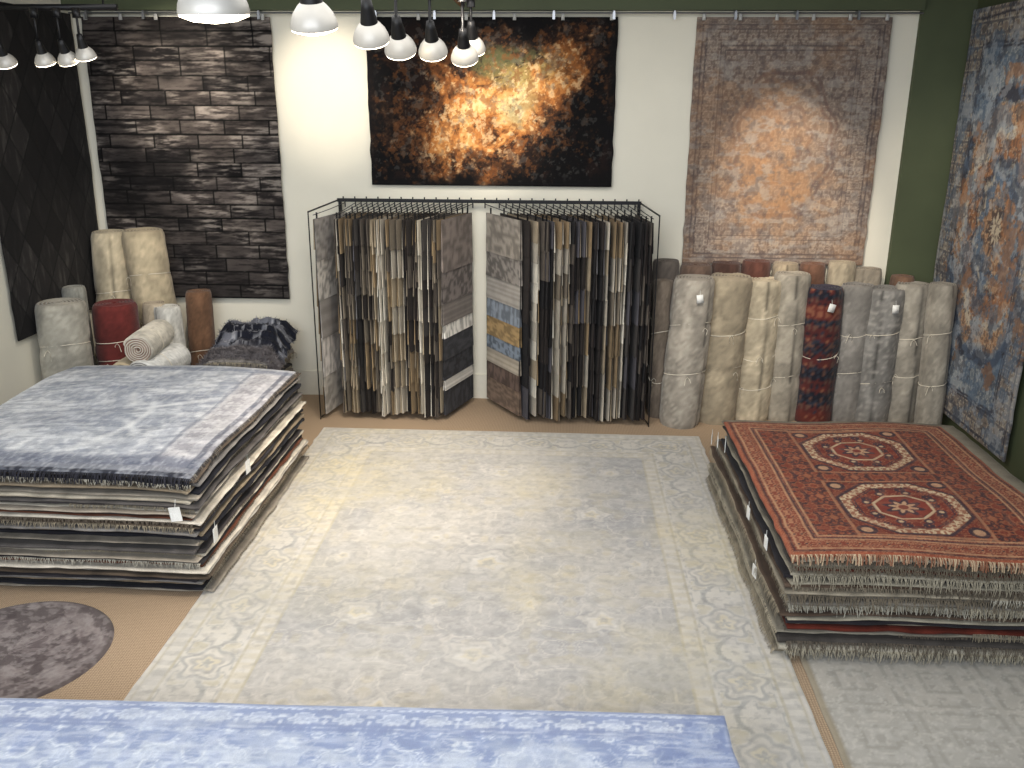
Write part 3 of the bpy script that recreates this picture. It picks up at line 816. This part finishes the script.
def floral(c_field, c1, c2, c3, seed, band=None):
    def f(S, Z, C):
        P = Paint(S, Z, c_field)
        a = arab(S, Z, .2, .26, 28, seed)
        P.put(1 - sst(.03, .07, np.abs(a)), c1, .6); P.put(sst(.12, .16, a), c2, .8)
        P.put(sst(.14, .18, -a), c3, .7)
        d = np.hypot(fold(S, .19), fold(Z, .24)); P.put(1 - sst(.03, .04, d), c2, .9); P.put(1 - sst(.012, .02, d), c1, .9)
        if band:
            for z0, z1, col in band:
                P.put(((Z > z0) & (Z < z1)).astype(float), col, .9)
                b = arab(S, Z, .08, .08, 60, seed + 2)
                P.put((1 - sst(.03, .09, np.abs(b))) * (Z > z0) * (Z < z1), c1, .8)
        return P.C
    return f
def soft(c1, seed, sc=24, am=.5):
    def f(S, Z, C):
        P = Paint(S, Z, (0, 0, 0)); P.C = C.copy()
        a = arab(S, Z, .24, .3, sc, seed); P.put(1 - sst(.02, .07, np.abs(a)), c1, am); return P.C
    return f

B1 = (170, 157, 134)
roll(1.20, 8.36, .185, 1.42, (164, 156, 144), 1, (.08, .10), ties=2, tagon=True, paint=soft((186, 180, 166), 2))
roll(1.56, 8.50, .19, 1.42, B1, 2, (.07, .08), ties=2)
roll(1.92, 8.56, .175, 1.38, (196, 183, 158), 3, (.05, .08), ties=3, dark=(110, 96, 78))
roll(2.23, 8.60, .165, 1.44, (170, 162, 147), 4, (.0, .05), ties=2)
roll(2.52, 8.54, .175, 1.32, (60, 56, 70), 5, (.0, .06), ties=1, tagon=True,
     paint=floral((28, 28, 38), (140, 94, 72), (92, 40, 37), (50, 58, 72), 3, band=((1.05, 1.16, (96, 42, 36)), (.0, .12, (96, 42, 36)))), dark=(40, 30, 30))
roll(2.83, 8.60, .150, 1.34, (148, 144, 138), 6, (.02, .04), ties=2)
roll(3.08, 8.54, .165, 1.32, (134, 132, 128), 7, (.03, .05), ties=2, paint=soft((172, 168, 161), 5, 30, .6), tagon=True)
roll(3.37, 8.58, .165, 1.36, (166, 160, 148), 8, (.0, .04), ties=2)
roll(3.52, 8.22, .115, 1.42, (154, 148, 136), 21, (-.01, .1), ties=2)
roll(1.04, 8.80, .12, 1.52, (108, 100, 93), 9, (.0, .0), ties=2)
roll(1.00, 8.56, .085, 1.36, (128, 116, 103), 22, (.0, .05), ties=2)
roll(1.33, 8.82, .15, 1.48, (112, 92, 80), 10, ties=1, dark=(60, 34, 28))
roll(1.63, 8.84, .14, 1.50, (78, 56, 49), 11, ties=1, dark=(50, 26, 22))
roll(1.92, 8.84, .13, 1.52, (94, 60, 51), 12, ties=1, dark=(50, 26, 22))
roll(2.21, 8.86, .12, 1.50, (166, 151, 128), 13, ties=1)
roll(2.47, 8.86, .12, 1.50, (114, 82, 66), 14, ties=1, dark=(70, 40, 28))
roll(2.74, 8.86, .12, 1.52, (174, 161, 138), 15, ties=1)
roll(3.00, 8.84, .12, 1.46, (166, 155, 138), 16, ties=1)
roll(3.32, 8.80, .10, 1.40, (124, 96, 78), 17, ties=1, dark=(70, 40, 28))
roll(-4.48, 8.62, .17, 1.74, (200, 187, 160), 18, (.02, .12), ties=2)
roll(-3.98, 8.62, .19, 1.76, (196, 181, 152), 19, (-.15, .12), ties=3)
roll(-4.46, 7.62, .20, 1.26, (168, 164, 152), 20, (.0, .05), ties=2)
roll(-4.17, 8.02, .19, 1.16, (104, 44, 41), 23, (-.02, .1), ties=3, dark=(60, 24, 24))
roll(-3.95, 8.36, .10, 1.10, (186, 172, 150), 24, (.0, .05), ties=1)
roll(-3.72, 8.30, .11, 1.08, (220, 218, 210), 25, (-.07, .06), ties=1)
roll(-3.62, 8.66, .12, 1.16, (122, 90, 68), 26, (.0, .05), ties=1)
# lying rolls piled up between the standing rolls and the stack
roll(-3.86, 8.00, .13, .66, (196, 188, 170), 27, z0=0.0, ties=1, lying=.04)
roll(-3.56, 8.00, .13, .66, (170, 160, 140), 30, z0=0.0, ties=1, lying=-.05)
roll(-3.72, 8.00, .13, .68, (206, 200, 188), 31, z0=.26, ties=1, lying=.02)
roll(-3.84, 8.00, .13, .66, (186, 170, 142), 32, z0=.52, ties=1, lying=.05)
roll(-3.57, 7.98, .13, .66, (222, 221, 216), 33, z0=.54, ties=1, lying=-.08)
roll(-3.71, 8.00, .12, .64, (212, 206, 192), 34, z0=.78, ties=1, lying=.10, dark=(110, 60, 44))
roll(-4.58, 8.15, .10, 1.3, (150, 150, 142), 28, (.0, .0), ties=1)
roll(3.60, 6.25, .06, .34, (150, 52, 44), 29, (.0, .0), ties=1, dark=(60, 20, 20))

# ------------------------------------------------------------------ sample racks
pal = [(66, 62, 60), (122, 112, 98), (200, 192, 176), (28, 26, 28), (160, 146, 124), (92, 84, 76), (214, 208, 194), (80, 78, 84), (142, 122, 94), (42, 36, 34), (176, 168, 154), (108, 106, 108)]
FAMS = ((3, 9, 0, 3), (1, 4, 8, 10), (2, 6, 10, 4), (7, 11, 0, 3), (9, 3, 9, 5), (8, 1, 9, 5), (9, 3, 0, 9), (3, 7, 3, 9), (4, 8, 5, 1))
def panel(mb, hx, hy, nx_, ny_, seed, z0, z1, colsL=None, colsR=None, heights=None):
    rng = random.Random(seed)
    d = Vector((nx_ - hx, ny_ - hy, 0)); L = d.length; d.normalize()
    n = Vector((-d.y, d.x, 0))
    M = Matrix(((d.x, n.x, 0, hx), (d.y, n.y, 0, hy), (0, 0, 1, 0), (0, 0, 0, 1)))
    mb.box((.03, -.0035, z0), (L, .0035, z1), lin((30, 27, 26)), M)
    fam = FAMS[seed % len(FAMS)]
    for side, cols in ((-1, colsR), (1, colsL)):
        k = len(cols) if cols else rng.choice((6, 7, 8, 10))
        hs = heights if (heights and cols) else [1] * k
        tot = sum(hs); z = z1; fm = fam if rng.random() < .7 else rng.choice(FAMS)
        for i in range(k):
            hh = (z1 - z0) * hs[i] / tot
            c = np.array(cols[i] if cols else pal[rng.choice(fm)], float)
            zt, zb_ = z + .0, z - hh - .012
            t0, t1 = .002, .012
            l0 = .04 + rng.uniform(0, .015); l1 = L + rng.uniform(-.008, .012)
            nx, nzz = (26, 12) if cols else (2, 2)
            gx = np.linspace(l0, l1, nx); gz = np.linspace(zt, zb_, nzz)
            A, B = np.meshgrid(gx, gz, indexing='ij')
            T = t0 + (t1 - t0) * (zt - B) / (zt - zb_)
            C = np.empty(A.shape + (3,)); C[:] = c
            if cols:
                kind = i % 4
                if kind == 0: C *= (.86 + .26 * sst(.4, .6, fbm(A * 14, B * 60, 3 + i, 3)))[..., None]
                elif kind == 1: C *= (.80 + .36 * sst(.45, .55, fbm(A * 26, B * 26, 5 + i, 2)))[..., None]
                elif kind == 2: C *= (.92 + .12 * (np.sin(B * 130) > 0))[..., None]
                else: C *= (.84 + .3 * sst(.4, .6, fbm(A * 40, B * 12, 7 + i, 3)))[..., None]
            def tf(a, s, b):
                return np.stack([M[0][0] * a + M[0][1] * s + hx, M[1][0] * a + M[1][1] * s + hy, b], -1)
            Vf = tf(A, side * (T + .004), B); Vb = tf(A, side * .0036 + 0 * A, B)
            idx = np.arange(nx * nzz).reshape(nx, nzz)
            Fq = np.stack([idx[:-1, :-1], idx[1:, :-1], idx[1:, 1:], idx[:-1, 1:]], -1).reshape(-1, 4).tolist()
            Cl = lin(np.clip(C, 0, 255)).reshape(-1, 3)
            mb.add(Vf.reshape(-1, 3), Fq, Cl)
            loop = list(idx[:, 0]) + list(idx[-1, 1:]) + list(idx[-2::-1, -1]) + list(idx[0, -2:0:-1]); m = len(loop)
            edge = Cl[loop] * rng.choice((.6, .9, 1.15))
            mb.add(np.vstack([Vf.reshape(-1, 3)[loop], Vb.reshape(-1, 3)[loop]]), [(q, (q + 1) % m, (q + 1) % m + m, q + m) for q in range(m)], np.vstack([edge, edge]))
            z -= hh
    K = lin((24, 24, 26))
    top = z1 + .05
    mb.tube([tuple(M @ Vector((0, 0, top + .03))), tuple(M @ Vector((L * .5, 0, top + .005))), tuple(M @ Vector((L + .01, 0, top - .012)))], .004, K, 5, mi=1)
    for l in (.12, L - .06):
        mb.box((l - .006, -.006, z1 - .03), (l + .006, .006, top + .005), K, M, mi=1)
    mb.tube([(hx, hy, z1 + .04), (hx, hy, z1 + .10)], .006, K, 6, mi=1)

def rack(x0, x1, specs, ends, post):
    mb = MB(); K = lin((22, 22, 24)); yb = 8.9; zt = 2.055
    mb.box((x0, yb - .016, zt - .016), (x1, yb + .016, zt + .016), K, mi=1)
    mb.box((post - .015, yb + .01, .0), (post + .015, yb + .04, zt), K, mi=1)
    mb.box((x0 if post < -1 else x0 + .14, yb - .015, .05), (x1 - .14 if post < -1 else x1, yb + .015, .08), K, mi=1)
    for sx_ in (0, 1):
        xb = x0 + .2 + sx_ * (x1 - x0 - .4); mb.box((xb - .012, yb, zt - .01), (xb + .012, 8.97, zt + .01), K, mi=1)
    for ex, sx in ends:
        p = (ex, yb, zt); q = (ex + sx * .12, 8.22, zt - .04)
        mb.tube([p, q], .008, K, 6, mi=1)
        mb.tube([q, (q[0], 8.22, .0)], .006, K, 6, mi=1)
        mb.tube([(ex, yb, .03), (q[0], 8.22, .02)], .006, K, 6, mi=1)
    for s in specs: panel(mb, *s[0], **s[1])
    for x in np.arange(x0 + .06, x1, .115): mb.tube([(x, yb, zt + .01), (x, yb, zt + .035)], .007, K, 5, mi=1)
    return mb.build('carpet_sample_rack', [M_SAMPLE, M_BLACK])

zl, zh = .07, 1.95
specs = []
specs.append(((-2.12, 8.88, -2.26, 8.22, 100, zl, zh), dict(colsL=[(158, 152, 146), (182, 176, 168), (150, 144, 138), (190, 184, 178), (164, 158, 150)])))
nP = 21
for i in range(nP):
    t = (i + .0) / (nP - 1)
    specs.append(((-2.02 + t * 1.11, 8.9, -2.08 + t * .95 + random.uniform(-.016, .016), 8.24 + random.uniform(-.03, .02), 101 + i * 2 + i % 3, zl + random.uniform(-.02, .03), zh), {}))
Lc = [(122, 112, 106), (112, 104, 100), (128, 120, 114), (212, 208, 200), (62, 62, 66), (52, 52, 56), (214, 210, 202), (56, 56, 60)]
specs.append(((-.86, 8.9, -1.09, 8.26, 140, zl, zh), dict(colsL=Lc, colsR=Lc, heights=[3.6, 2.2, 1.6, 1.0, 1.6, 1.5, .8, 1.9])))
rack(-2.2, -.80, specs, ((-2.19, -1),), -2.18)
specs = []
Rc = [(148, 140, 130), (128, 122, 116), (166, 160, 152), (128, 136, 146), (160, 134, 94), (116, 126, 138), (176, 166, 150), (98, 82, 74), (122, 104, 90)]
specs.append(((-.74, 8.9, -.36, 8.30, 150, zl, zh), dict(colsL=Rc, colsR=Rc, heights=[2.4, 1.6, 1.5, 1.2, 1.3, .9, 1, 1.1, 1.6])))
nP = 21
for i in range(nP):
    t = (i + .0) / (nP - 1)
    specs.append(((-.60 + t * 1.32, 8.9, -.26 + t * 1.10 + random.uniform(-.016, .016), 8.24 + random.uniform(-.03, .02), 160 + i * 2 + i % 3, zl + random.uniform(-.02, .03), zh), {}))
rack(-.80, .78, specs, ((.77, 1),), .76)

# ------------------------------------------------------------------ ceiling track lamps
def lamp(mb, x, y, z, d, tilt, ztop, yaw=0):
    M = Matrix.Translation((x, y, z)) @ Matrix.Rotation(yaw, 4, 'Z') @ Matrix.Rotation(tilt, 4, 'X')
    r = d / 2; G = (1, 1, 1)
    mb.lathe([(r, 0), (r * 1.01, d * .04), (r * .97, d * .14), (r * .84, d * .30), (r * .62, d * .44), (r * .45, d * .52)], G, M, mi=1)
    mb.lathe([(r * .48, d * .50), (r * .44, d * .62), (r * .34, d * .9), (r * .26, d * 1.15), (.001, d * 1.16)], G, M, mi=0)
    mb.lathe([(r * .985, .004), (r * .97, -d * .03), (r * .6, -d * .10), (.001, -d * .13)], G, M, mi=2)
    q = M @ Vector((0, 0, d * 1.15))
    mb.tube([tuple(q), (q.x, q.y, ztop)], .010, G, 6, mi=0)
    mb.tube([(q.x, q.y, ztop - .07), (q.x, q.y, ztop)], .03, G, 10, mi=0)
LM = [M_BLACK, M_SHADE, M_GLOW]
mb = MB()
mb.box((-1.08, 2.2, 3.70), (-1.04, 6.5, 3.74), (1, 1, 1)); mb.box((-.80, 5.6, 3.68), (-.76, 7.4, 3.72), (1, 1, 1))
for (x, y) in ((-1.06, 2.6), (-1.06, 6.2)): mb.tube([(x, y, 3.72), (x, y, ZC)], .008, (1, 1, 1), 6)
for (x, y) in ((-.78, 5.8), (-.78, 7.2)): mb.tube([(x, y, 3.7), (x, y, ZC)], .008, (1, 1, 1), 6)
for (x, y, z, t) in ((-1.0, 2.72, 3.23, .1), (-1.06, 4.05, 3.29, .3), (-1.06, 5.25, 3.31, .5), (-1.02, 5.95, 3.29, .6)):
    lamp(mb, x, y, z, .20, t, 3.71)
for (x, y, z, t) in ((-.85, 6.2, 3.29, .6), (-.68, 6.55, 3.27, .6), (-.66, 6.9, 3.34, .5)):
    lamp(mb, x, y, z, .19, t, 3.69)
mb.build('track_light', LM, smooth=True)
mb = MB()
mb.box((-4.6, 6.98, 3.62), (-3.3, 7.02, 3.66), (1, 1, 1))
for x in (-4.5, -3.4): mb.tube([(x, 7, 3.64), (x, 7, ZC)], .008, (1, 1, 1), 6)
for (x, z, t) in ((-4.2, 3.24, .5), (-3.9, 3.25, .4), (-3.72, 3.26, .5), (-3.58, 3.29, .4)): lamp(mb, x, 7.0, z, .15, t, 3.63)
mb.build('track_light', LM, smooth=True)

# ------------------------------------------------------------------ lights
def look(o, t):
    o.rotation_euler = (Vector(t) - o.location).to_track_quat('-Z', 'Y').to_euler()
def spot(loc, tgt, e, ang, col=(1, .89, .74), blend=.9, r=.06):
    l = bpy.data.lights.new('spot', 'SPOT'); l.energy = e; l.spot_size = math.radians(ang); l.spot_blend = blend; l.color = col; l.shadow_soft_size = r
    o = link(bpy.data.objects.new('spot_lamp', l)); o.location = loc; look(o, tgt)
def area(name, loc, tgt, e, sx, sy, col):
    l = bpy.data.lights.new(name, 'AREA'); l.shape = 'RECTANGLE'; l.size = sx; l.size_y = sy; l.energy = e; l.color = col
    o = link(bpy.data.objects.new(name, l)); o.location = loc; look(o, tgt)
spot((1.9, 7.1, 3.9), (2.15, 9, 2.15), 300, 42)
spot((-.6, 6.9, 3.9), (-.62, 9, 2.95), 320, 38)
spot((-3.3, 7.1, 3.9), (-3.6, 9, 3.1), 290, 46)
spot((-2.2, 7.2, 3.9), (-2.25, 9, 3.1), 160, 42)
spot((-1.06, 5.9, 3.2), (-1.5, 6.7, 0), 300, 66)
spot((-1.06, 4.0, 3.2), (-1.2, 5.2, 0), 170, 76)
spot((1.2, 6.2, 3.9), (2.2, 8.5, 1.0), 270, 48)
spot((-2.6, 6.6, 3.9), (-3.9, 8.5, 1.2), 180, 50)
spot((-.8, 6.2, 3.9), (-.7, 8.3, 1.0), 170, 66)
spot((2.4, 6.0, 3.9), (3.7, 8.0, 2.2), 150, 55)
area('overhead_soft_fill', (-.7, 5.0, 4.15), (-.7, 5.2, 0), 165, 5.0, 4.0, (1, .98, .95))  # added soft fill from overhead, not an actual ceiling fixture
area('window_daylight', (-1.6, -1.5, 3.8), (-2.2, 6.5, .8), 380, 7.0, 2.2, (.86, .92, 1))
w = bpy.data.worlds.new('world'); scene.world = w; w.use_nodes = True
w.node_tree.nodes['Background'].inputs[0].default_value = (.78, .84, .94, 1); w.node_tree.nodes['Background'].inputs[1].default_value = .42

# ------------------------------------------------------------------ camera
cd = bpy.data.cameras.new('camera'); cd.sensor_width = 36; cd.lens = 900 / 1024 * 36; cd.clip_start = .05
cam = link(bpy.data.objects.new('camera', cd))
Rm = Matrix.Rotation(math.radians(3.0), 4, 'Z') @ Matrix.Rotation(math.radians(72.5), 4, 'X') @ Matrix.Rotation(math.radians(.3), 4, 'Z')
cam.matrix_world = Matrix.Translation((0, 0, 3.0)) @ Rm
scene.camera = cam
